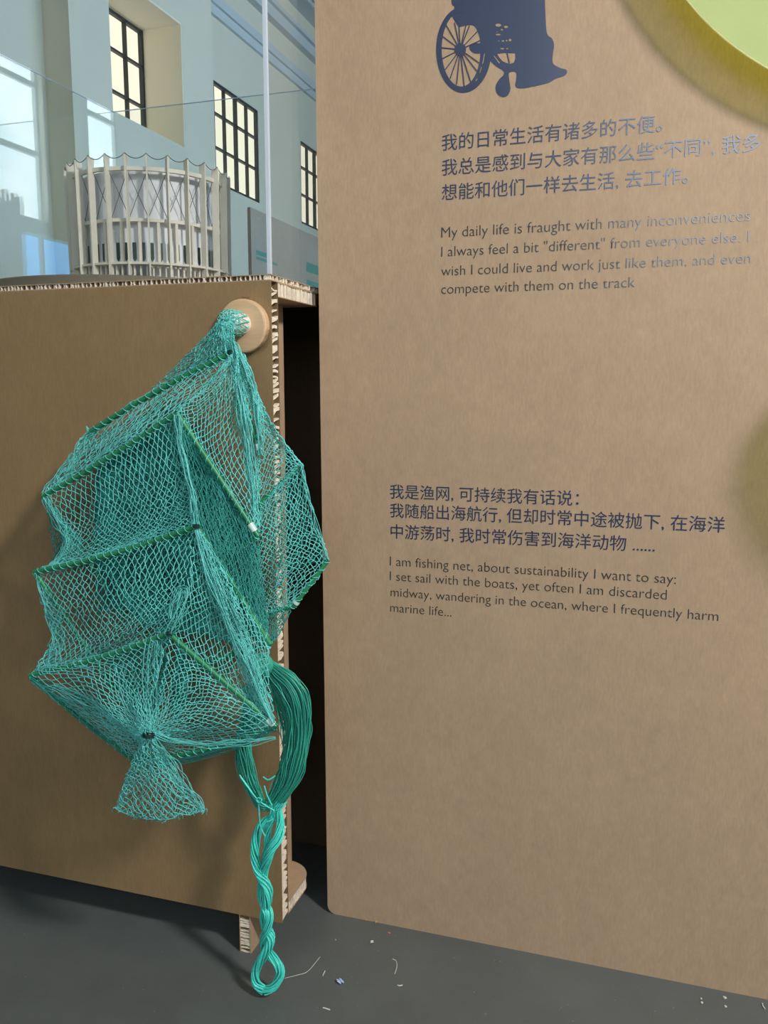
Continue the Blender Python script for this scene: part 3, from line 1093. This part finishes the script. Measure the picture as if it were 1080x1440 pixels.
deep([[(150, 800, .96), (210, 775, .955), (276, 748, .94)], [(175, 850, .955), (225, 835, .945), (268, 810, .93)], [(205, 880, .95), (230, 875, .94), (256, 850, .92)]], 22, 16, 46)
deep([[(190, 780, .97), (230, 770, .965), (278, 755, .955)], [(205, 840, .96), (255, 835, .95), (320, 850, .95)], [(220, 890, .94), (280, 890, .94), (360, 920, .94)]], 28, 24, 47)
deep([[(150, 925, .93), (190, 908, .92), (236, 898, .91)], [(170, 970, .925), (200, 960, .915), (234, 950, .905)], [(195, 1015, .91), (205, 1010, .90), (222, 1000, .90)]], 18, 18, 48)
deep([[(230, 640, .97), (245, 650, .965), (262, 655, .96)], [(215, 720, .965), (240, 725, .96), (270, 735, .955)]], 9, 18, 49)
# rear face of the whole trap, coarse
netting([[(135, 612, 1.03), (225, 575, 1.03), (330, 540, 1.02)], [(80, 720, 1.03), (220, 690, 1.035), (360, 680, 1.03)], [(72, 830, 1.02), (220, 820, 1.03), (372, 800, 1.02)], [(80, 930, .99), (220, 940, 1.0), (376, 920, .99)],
         [(120, 1000, .95), (220, 1030, .96), (370, 1010, .95)]], 26, 42, rad=.0005, seed=51, m=NET_SHADED, name='rear_netting', jit=1.2, edge=False)
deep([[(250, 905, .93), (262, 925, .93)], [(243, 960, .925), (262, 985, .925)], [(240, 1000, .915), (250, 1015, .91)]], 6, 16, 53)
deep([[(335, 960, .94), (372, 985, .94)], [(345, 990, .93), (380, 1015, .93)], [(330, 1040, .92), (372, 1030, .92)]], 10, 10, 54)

# --- gathered folds, seams and selvedges
fold_specs = [
    ([(249, 583, .95), (252, 620, .945), (262, 660, .935), (272, 705, .925), (276, 738, .912)], 26, 5, 61, NET),
    ([(326, 500, .985), (338, 560, .98), (350, 640, .975), (358, 720, .97)], 26, [3, 9, 8, 5], 62, NET),
    ([(338, 500, .985), (354, 540, .985), (364, 590, .985), (367, 640, .985)], 22, [3, 6, 6, 5], 63, NET),
    ([(316, 470, .98), (322, 485, .985), (330, 520, .985), (345, 600, .98), (356, 660, .975)], 18, [8, 6, 4, 6], 64, NET),
    ([(276, 742, .91), (290, 800, .90), (315, 860, .895), (345, 930, .895), (384, 1018, .895)], 22, [3, 12, 14, 12, 3], 65, NET),
    ([(238, 890, .88), (250, 870, .88), (262, 840, .885), (258, 828, .89), (246, 845, .885), (240, 870, .88)], 12, 6, 66, NET),
    ([(49, 806, .945), (58, 845, .94), (68, 880, .94), (74, 905, .93), (60, 935, .925), (44, 950, .915)], 12, 5, 67, NET),
    ([(62, 700, .97), (85, 745, .965), (96, 760, .96), (84, 785, .955), (72, 800, .95)], 12, 6, 68, NET),
    ([(128, 607, 1.01), (112, 630, 1.0), (90, 660, .99), (62, 697, .975)], 12, 6, 69, NET),
    ([(424, 652, 1.0), (430, 690, 1.0), (440, 725, 1.0), (461, 788, 1.0)], 8, 3, 70, NET),
    ([(388, 1024, .895), (340, 1046, .90), (280, 1064, .905), (225, 1076, .91), (200, 1080, .915)], 16, 6, 71, NET_SHADED),
    ([(42, 952, .91), (110, 1006, .91), (178, 1062, .912)], 10, 4, 72, NET_SHADED),
    ([(75, 965, .905), (120, 985, .895), (165, 1010, .885), (200, 1032, .87)], 16, [4, 8, 8, 4], 73, NET),
    ([(388, 1040, .895), (320, 1050, .89), (250, 1045, .88), (216, 1034, .87)], 16, [4, 7, 6, 4], 74, NET),
    ([(214, 900, .885), (210, 960, .88), (212, 1000, .875), (208, 1030, .868)], 24, [14, 16, 12, 5], 75, NET),
    ([(165, 935, .895), (175, 975, .885), (190, 1010, .875), (205, 1032, .868)], 18, [20, 16, 10, 4], 76, NET),
    ([(217, 1038, .872), (240, 1070, .885), (265, 1108, .89), (285, 1138, .895)], 14, [3, 6, 7, 5], 77, NET),
    ([(205, 1040, .872), (195, 1065, .88), (180, 1100, .888), (168, 1132, .893)], 12, [3, 6, 7, 6], 78, NET),
]
for pth, n, sp, sd, mm in fold_specs:
    bundle(pth, max(5, int(n * .55)), sp, .0005, 'gathered_fold', mm, net, wav=2.6, seed=sd)
# net drawn over the peg end
cap = []
r_ = np.random.default_rng(90)
pc2 = at_y(318, 453, .985)
th = np.linspace(0, 2 * math.pi, 26)
for k in range(7):
    rr_ = .0035 + .0021 * k
    cap.append(np.stack([pc[0] + rr_ * np.cos(th + k) + r_.normal(0, .0006, 26), np.full(26, YC - .0525 + .0003 * k * k * .6), pc[2] + rr_ * np.sin(th + k) + r_.normal(0, .0006, 26)], 1))
for k in range(26):
    a = 2 * math.pi * k / 26
    sgn = 1 if k % 2 else -1
    q = []
    for t in np.linspace(0, 1, 12):
        rr_ = .002 + .0145 * min(1, t * 1.5)
        yy = YC - .0525 + (0 if t < .6 else (t - .6) * .075)
        aa = a + sgn * t * .9
        q.append((pc[0] + rr_ * math.cos(aa), yy, pc[2] + rr_ * math.sin(aa)))
    cap.append(np.array(q))
v, f = sweep(cap, [.0007] * len(cap), 4)
mesh_np('peg_wrap', v, f, NET, net)
bundle([(308, 470, .99), (322, 480, .99), (333, 492, .99), (340, 505, .99)], 14, 4, .0008, 'gathered_fold', NET, net, seed=91)
# dark ties
for q in ((209, 1034, .868, 6), (238, 891, .878, 3), (276, 740, .908, 3), (324, 496, .985, 4)):
    c = at_y(q[0], q[1], q[2])
    tt = np.linspace(0, 2 * math.pi * 4, 60)
    rr_ = q[3] * .00095
    P = np.stack([c[0] + rr_ * 1.2 * np.cos(tt), c[1] + rr_ * np.sin(tt), c[2] + np.linspace(-.0025, .0025, 60)], 1)
    v, f = sweep([P], [.0007], 5)
    mesh_np('tie', v, f, DARKTIE, net)
# frayed thread ends along the tail hem
fr = []
for k in range(46):
    x = 163 + 127 * k / 45
    y = np.interp(x, [162, 195, 235, 262, 290], [1136, 1150, 1152, 1143, 1140])
    q = [(x, y - 3, .893)]
    for s in range(3):
        q.append((q[-1][0] + r_.normal(0, 2.5), q[-1][1] + r_.uniform(.5, 3.5), .893 + r_.normal(0, .004)))
    fr.append(world_pts(np.array(q)))
v, f = sweep(fr, [.0005] * len(fr), 4)
mesh_np('frayed_hem', v, f, NET, net)

# ================================================================== SKEIN AND CORD
ske = empty('twine_skein', tuple(at_y(372, 925, 1.0)), 'looped dark teal thread skein hanging from the lower right of the net', 'thread skein')
bundle([(366, 925, .985), (385, 945, .985), (405, 965, .985), (418, 1000, .985), (418, 1050, .985), (405, 1100, .985), (385, 1130, .99), (372, 1133, .99)], 130, [5, 14, 20, 17, 15, 16, 10, 6], .00075, 'right_loop', SKEIN, ske, wav=2.5, seed=101, depth_spread=.016)
bundle([(366, 925, .985), (360, 965, .985), (352, 1010, .985), (342, 1050, .985), (350, 1095, .985), (365, 1128, .988), (374, 1134, .99)], 80, [5, 12, 13, 9, 12, 10, 6], .00075, 'left_loop', SKEIN, ske, wav=2.2, seed=102, depth_spread=.014)
bundle([(372, 930, .99), (385, 970, .99), (398, 1010, .99), (405, 1050, .99), (398, 1090, .99), (378, 1128, .99)], 26, [4, 8, 8, 7, 9, 6], .00075, 'right_loop', SKEIN, ske, wav=2.5, seed=103, depth_spread=.012)
# knot ball
kn = []
c0 = at_y(367, 935, .975)
for k in range(46):
    ax = r_.normal(0, 1, 3)
    ax /= np.linalg.norm(ax)
    u = np.cross(ax, [0.3, .5, .8])
    u /= np.linalg.norm(u)
    w_ = np.cross(ax, u)
    h = r_.uniform(-.6, .6)
    rad = .0155 * math.sqrt(1 - h * h)
    kn.append(c0 + ax * h * .0155 + np.cos(th)[:, None] * u * rad + np.sin(th)[:, None] * w_ * rad)
v, f = sweep(kn, [.0008] * len(kn), 4)
mesh_np('knot', v, f, SKEIN, ske, smooth=True)

crd = empty('twisted_cord', tuple(at_y(376, 1136, .985)), 'bright turquoise twisted cord with a loop end, dangling below the dark skein', 'cord')
Z6 = lambda x, y, d=.985: (280 + x / 3.6, 1080 + y / 3.6, d)


def plies(path, n, w, name, seed, twist=0.0, rad=.00125, phase=0.0, steps=70):
    """a ply: parallel threads turning round a guide line"""
    r = np.random.default_rng(seed)
    C = world_pts(resample(path, steps, True))
    T = np.gradient(C, axis=0)
    T /= np.linalg.norm(T, axis=1)[:, None]
    u = np.cross(T, [0, 1, 0])
    u /= np.linalg.norm(u, axis=1)[:, None]
    v_ = np.cross(T, u)
    t = np.linspace(0, 1, steps)
    out = []
    for k in range(n):
        a = 2 * math.pi * k / n + r.uniform(-.2, .2)
        rr = w * math.sqrt(r.uniform(.15, 1))
        ang = a + twist * t * 2 * math.pi + phase
        out.append(C + u * (rr * np.cos(ang))[:, None] + v_ * (rr * np.sin(ang))[:, None])
    v, f = sweep(out, [rad] * n, 5)
    return mesh_np(name, v, f, CORD, crd, smooth=True)


plies([Z6(410, 175), Z6(395, 205), Z6(412, 270), Z6(400, 350, .978), Z6(355, 430, .975), Z6(330, 520, .985), Z6(318, 600, .99), Z6(325, 680, .985), Z6(352, 740, .978), Z6(345, 810, .978), Z6(325, 870, .985), Z6(345, 930, .99), Z6(395, 985, .985), Z6(415, 1040, .983), Z6(380, 1105, .98), Z6(330, 1128, .98)], 13, .006, 'ply', 111, 2.5)
plies([Z6(355, 260), Z6(318, 290), Z6(288, 360), Z6(284, 450), Z6(300, 530, .982), Z6(345, 600, .978), Z6(350, 670, .978), Z6(330, 740, .985), Z6(335, 800, .99), Z6(362, 850, .982), Z6(350, 910, .978), Z6(318, 965, .98), Z6(288, 1030, .983), Z6(290, 1090, .982), Z6(330, 1128, .98)], 13, .006, 'ply', 112, -2.5)
plies([Z6(375, 190), Z6(370, 240), Z6(350, 320, .99), Z6(345, 400, .99), Z6(330, 470, .992), Z6(325, 540, .992)], 9, .0045, 'ply', 113, 1)
plies([Z6(390, 205), Z6(372, 240), Z6(335, 275), Z6(310, 300)], 8, .004, 'ply', 114, .6)
# thin binding threads at the top
tn = []
for q in ([Z6(205, 35, .975), Z6(255, 105, .972), Z6(300, 165, .97), Z6(350, 195, .972), Z6(385, 225, .975)], [Z6(210, 45, .974), Z6(262, 118, .971), Z6(310, 172, .969), Z6(380, 215, .972)], [Z6(302, 165, .972), Z6(304, 230, .972), Z6(312, 300, .974), Z6(335, 345, .976)],
          [Z6(325, 45, .97), Z6(350, 60, .968), Z6(385, 40, .97)], [Z6(330, 90, .97), Z6(345, 140, .968), Z6(370, 190, .97)], [Z6(445, 170, .975), Z6(420, 200, .972), Z6(390, 215, .972)], [Z6(300, 150, .968), Z6(290, 162, .967), Z6(305, 176, .967), Z6(316, 160, .967), Z6(300, 150, .968)]):
    tn.append(world_pts(resample(q, 24, True)))
v, f = sweep(tn, [.0011] * len(tn), 5)
mesh_np('binding_thread', v, f, CORD, crd, smooth=True)

# ================================================================== GLASS CASE, ROUND BASE, MODEL
VX0, VX1, VY0, VY1, VZ0, VZ1 = -1.07, -.4955, YC + .001, 1.56, .9922, 1.393
cas = empty('glass_case', (-.8, 1.3, VZ0), 'clear acrylic display case standing on the cardboard cabinet, round model inside', 'glass case')
T_ = .005
ZT = 1.393
plate('front_pane', VX0, VX1 - T_, VY0, VY0 + T_, VZ0, ZT, ACRYLIC, cas)
plate('rear_pane', VX0 + T_, VX1 - T_, VY1 - T_, VY1, VZ0, ZT, ACRYLIC, cas)
plate('side_pane', VX0, VX0 + T_, VY0 + T_, VY1, VZ0, ZT, ACRYLIC, cas)
plate('side_pane', VX1 - T_, VX1, VY0 + T_, VY1 - T_, VZ0, ZT, ACRYLIC, cas)
m = MB().box(VX1 - T_, VX1, VY0, VY0 + T_, VZ0, ZT)
m.build('corner_edge', ACR_EDGE, cas)
m = MB().box(VX0, VX1, VY1 - .003, VY1, ZT, ZT + .0008).box(VX0, VX0 + .003, VY0, VY1, ZT, ZT + .0008).box(VX1 - .003, VX1, VY0, VY1, ZT, ZT + .0008)
m.build('top_edge', ACR_EDGE, cas)

bc = at_y(181, 384, 1.31)
BX, BY = float(bc[0]), 1.31
BR_ = .232
bas = MB().lathe((BX, BY, VZ0), (0, 0, 1), [(BR_ - .001, 0), (BR_, .001), (BR_, .014), (BR_ - .001, .016)], 128).build('round_base', BASE_GREY)
tag(bas, 'thin round grey-brown base disc on the cabinet top under the white model', 'base')

DX, DY, DR_ = float(at_y(214.5, 384, 1.33)[0]), 1.33, .136
dz0 = VZ0 + .016
mod = empty('architectural_model', (DX, DY, dz0), 'white round architectural model with upright fins, standing inside the glass case', 'model')
MZ1 = dz0 + .201
NF = 26


def polar(r, a, z):
    return (DX + r * math.cos(a), DY + r * math.sin(a), z)


def ring(name, r0, r1, z0, z1, m, n=104, a0=0, a1=2 * math.pi):
    v, f = [], []
    full = abs(a1 - a0 - 2 * math.pi) < 1e-6
    k = n if full else n + 1
    for (r, z) in ((r0, z0), (r1, z0), (r1, z1), (r0, z1)):
        for i in range(k):
            v.append(polar(r, a0 + (a1 - a0) * i / n, z))
    for j in range(4):
        j2 = (j + 1) % 4
        for i in range(n):
            i2 = (i + 1) % k
            f.append((j * k + i, j * k + i2, j2 * k + i2, j2 * k + i))
    return recalc(mesh_np(name, v, f, m, mod))


def radial_plate(name, a, r0, r1, z0, z1, th, m, parent, r1t=None):
    t = np.array([-math.sin(a), math.cos(a), 0]) * th / 2
    p = [np.array(polar(r0, a, z0)), np.array(polar(r1, a, z0)), np.array(polar(r1t or r1, a, z1)), np.array(polar(r0, a, z1))]
    return recalc(MB().prism([q - t for q in p], tuple(2 * t)).build(name, m, parent))


PH = .06
for k in range(NF):
    a = 2 * math.pi * (k + .5) / NF + PH
    radial_plate('fin', a, DR_ - .012, DR_ - .001, dz0 + .001, MZ1 - .006, .0026, MODEL, mod, DR_ + .001)
ring('top_ring', DR_ - .013, DR_ - .007, MZ1 - .028, MZ1 - .022, MODEL)
ring('middle_ring', DR_ - .022, DR_ - .014, dz0 + .097, dz0 + .102, MODEL)
ring('bottom_ring', DR_ - .02, DR_ - .003, dz0 + .030, dz0 + .0335, MODEL)
ring('inner_drum', DR_ - .029, DR_ - .027, dz0 + .0335, MZ1 - .024, MODEL_W)
ring('window_band', DR_ - .0245, DR_ - .0235, dz0 + .034, dz0 + .066, MODEL_W)
for k in range(NF):
    a0 = 2 * math.pi * (k + .5) / NF + PH
    a1 = 2 * math.pi * (k + 1.5) / NF + PH
    A, B = [], []
    for (p, z0, q, z1) in ((a0, dz0 + .103, a1, MZ1 - .028), (a1, dz0 + .103, a0, MZ1 - .028)):
        A.append(polar(DR_ - .014, p, z0))
        B.append(polar(DR_ - .011, q, z1))
    v, f = tubes(A, B, .0006, 5)
    mesh_np('cross_brace', v, f, MODEL_WIRE, mod)
    # drooping wire from fin top to fin top
    q = []
    for t in np.linspace(0, 1, 9):
        q.append(polar(DR_ - .001, a0 + (a1 - a0) * t, MZ1 - .012 + .008 * (2 * t - 1) ** 2))
    v, f = sweep([np.array(q)], [.0007], 5)
    mesh_np('top_wire', v, f, MODEL_WIRE, mod)
    am = (a0 + a1) / 2
    radial_plate('post', am, DR_ - .021, DR_ - .015, dz0 + .0335, dz0 + .098, .0045, MODEL, mod)
for k in range(52):
    a = 2 * math.pi * (k + .25) / 52 + PH
    v = []
    zs = [(.036, .0), (.041, .0036), (.066, .0036), (.066, -.0036), (.041, -.0036)]
    for z, s in zs:
        v.append(polar(DR_ - .0225, a + s / DR_, dz0 + z))
    mesh_np('window', np.array(v), [tuple(range(5))], MODEL_WIN, mod)
for k in range(78):
    a = 2 * math.pi * k / 78 + PH
    radial_plate('colonnette', a, DR_ - .018, DR_ - .013, dz0, dz0 + .030, .0028, MODEL, mod)
# white paper sheet curling out at the right, and translucent skin at the left
v, f = [], []
for i in range(25):
    a = -1.05 + 1.25 * i / 24
    for z in (dz0 + .004, MZ1 - .03):
        v.append(polar(DR_ - .030, a, z))
for i in range(24):
    f.append((2 * i, 2 * i + 2, 2 * i + 3, 2 * i + 1))
sh = mesh_np('paper_sheet', v, f, MODEL_W, mod)
sm = sh.modifiers.new('thickness', 'SOLIDIFY')
sm.thickness = .0008

# ================================================================== CARDBOARD BOARD IN THE HALL BEHIND
par = empty('cardboard_partition', (-2.21, 5.6, 0), 'distant brown cardboard board with green stripes, standing behind the glass case', 'partition')
plate('board', -2.22, -2.2, 4.46, 7.2, 0, 1.845, KRAFT, par)
GREEN = mat('green_print', '4F8E76', .6, .3)
for y0, y1, z0, z1 in ((4.52, 4.72, 1.60, 1.625), (4.52, 4.80, 1.575, 1.59), (5.25, 5.6, 1.60, 1.66), (5.25, 5.6, 1.5, 1.55)):
    plate('green_stripe', -2.2, -2.1995, y0, y1, z0, z1, GREEN, par)

# ================================================================== CRUMBS ON THE FLOOR
CR_W = mat('crumb_white', 'D8D6CC', .8, .2)
CR_Y = mat('crumb_straw', 'D9B46A', .8, .2)
CR_B = mat('lint_blue', 'B4CBEC', .9, .1)
CR_P = mat('crumb_pink', 'C9796F', .8, .2)


def crumb(px, py, size, m, label, seed):
    p = at_z(px, py, 0)
    bm = bmesh.new()
    bmesh.ops.create_icosphere(bm, subdivisions=3, radius=1)
    r = random.Random(seed)
    k = [(r.uniform(1, 3), r.uniform(1, 3), r.uniform(1, 3), r.uniform(0, 6)) for _ in range(4)]
    for v in bm.verts:
        n = 1 + sum(math.sin(a * v.co.x * 2 + b * v.co.y * 2 + c * v.co.z * 2 + d) for a, b, c, d in k) * .2
        v.co = v.co * n
        v.co.x *= size * r.uniform(.95, 1.05)
        v.co.y *= size * .7
        v.co.z *= size * .5
    zmin = min(v.co.z for v in bm.verts)
    for v in bm.verts:
        v.co.z -= zmin
    me = bpy.data.meshes.new('crumb')
    bm.to_mesh(me)
    bm.free()
    o = link('crumb', me, m)
    o.location = (p[0], p[1], 0)
    o.rotation_euler[2] = r.uniform(0, 6)
    tag(o, label, 'crumb', 'crumbs on the floor')


def thread(pts, rad, m, label, cat='thread'):
    W = np.array([at_z(x, y, 0) for x, y in pts])
    W[:, 2] = rad
    W = resample(W, 20, True)
    c = W.mean(0)
    e = bpy.data.objects.new
    v, f = sweep([W], [rad], 5)
    o = mesh_np('lint_thread', v - np.array([c[0], c[1], 0]), f, m)
    o.location = (c[0], c[1], 0)
    tag(o, label, cat, 'lint threads on the floor')


crumb(523, 1326, .0032, CR_W, 'whitish grit crumb on the dark floor below the left part of the panel', 1)
crumb(529, 1297, .0028, CR_Y, 'yellow straw-coloured crumb touching the bottom edge of the panel', 2)
crumb(515, 1294, .0018, CR_Y, 'tiny straw-coloured crumb at the panel edge, left of the larger yellow one', 3)
crumb(567, 1303, .0026, CR_Y, 'straw-coloured crumb farthest right along the panel bottom edge', 4)
crumb(547, 1313, .0020, CR_P, 'small pinkish crumb on the dark floor just below the panel', 5)
crumb(478, 1382, .0048, CR_B, 'pale blue lint tuft on the dark floor right of the cord loop', 6)
crumb(472, 1322, .0013, CR_W, 'tiny pale speck on the floor straight below the panel corner', 7)
crumb(986, 1405, .0016, CR_W, 'tiny white speck under the panel at lower right, upper left of a cluster', 8)
crumb(987, 1411, .0018, CR_W, 'tiny white speck at lower right, lower left of a cluster', 9)
crumb(1019, 1404, .0020, CR_W, 'small white speck at lower right just under the panel edge', 10)
crumb(1020, 1416, .0018, CR_W, 'small white speck at lower right, nearest the picture bottom', 11)
thread([(454, 1373), (455, 1370), (457, 1366)], .0009, CR_W, 'short white lint thread on the floor between cord loop and panel')
thread([(454, 1418), (458, 1419), (464, 1421)], .0010, CR_W, 'white curled lint thread on the floor below the blue lint')
thread([(552, 1349), (557, 1352), (558, 1360), (555, 1370)], .0006, CR_W, 'curved pale hair lying on the floor right of the grit crumb')
thread([(559, 1386), (562, 1387), (566, 1386)], .0009, CR_W, 'short white lint thread on the floor right of the blue lint')
thread([(1072, 1412), (1073, 1416), (1076, 1420)], .0010, CR_W, 'white bent lint thread on the floor at the far lower right')
thread([(400, 1376), (420, 1371), (433, 1366), (450, 1346)], .0004, CR_W, 'long thin pale hair on the floor right of the cord loop')
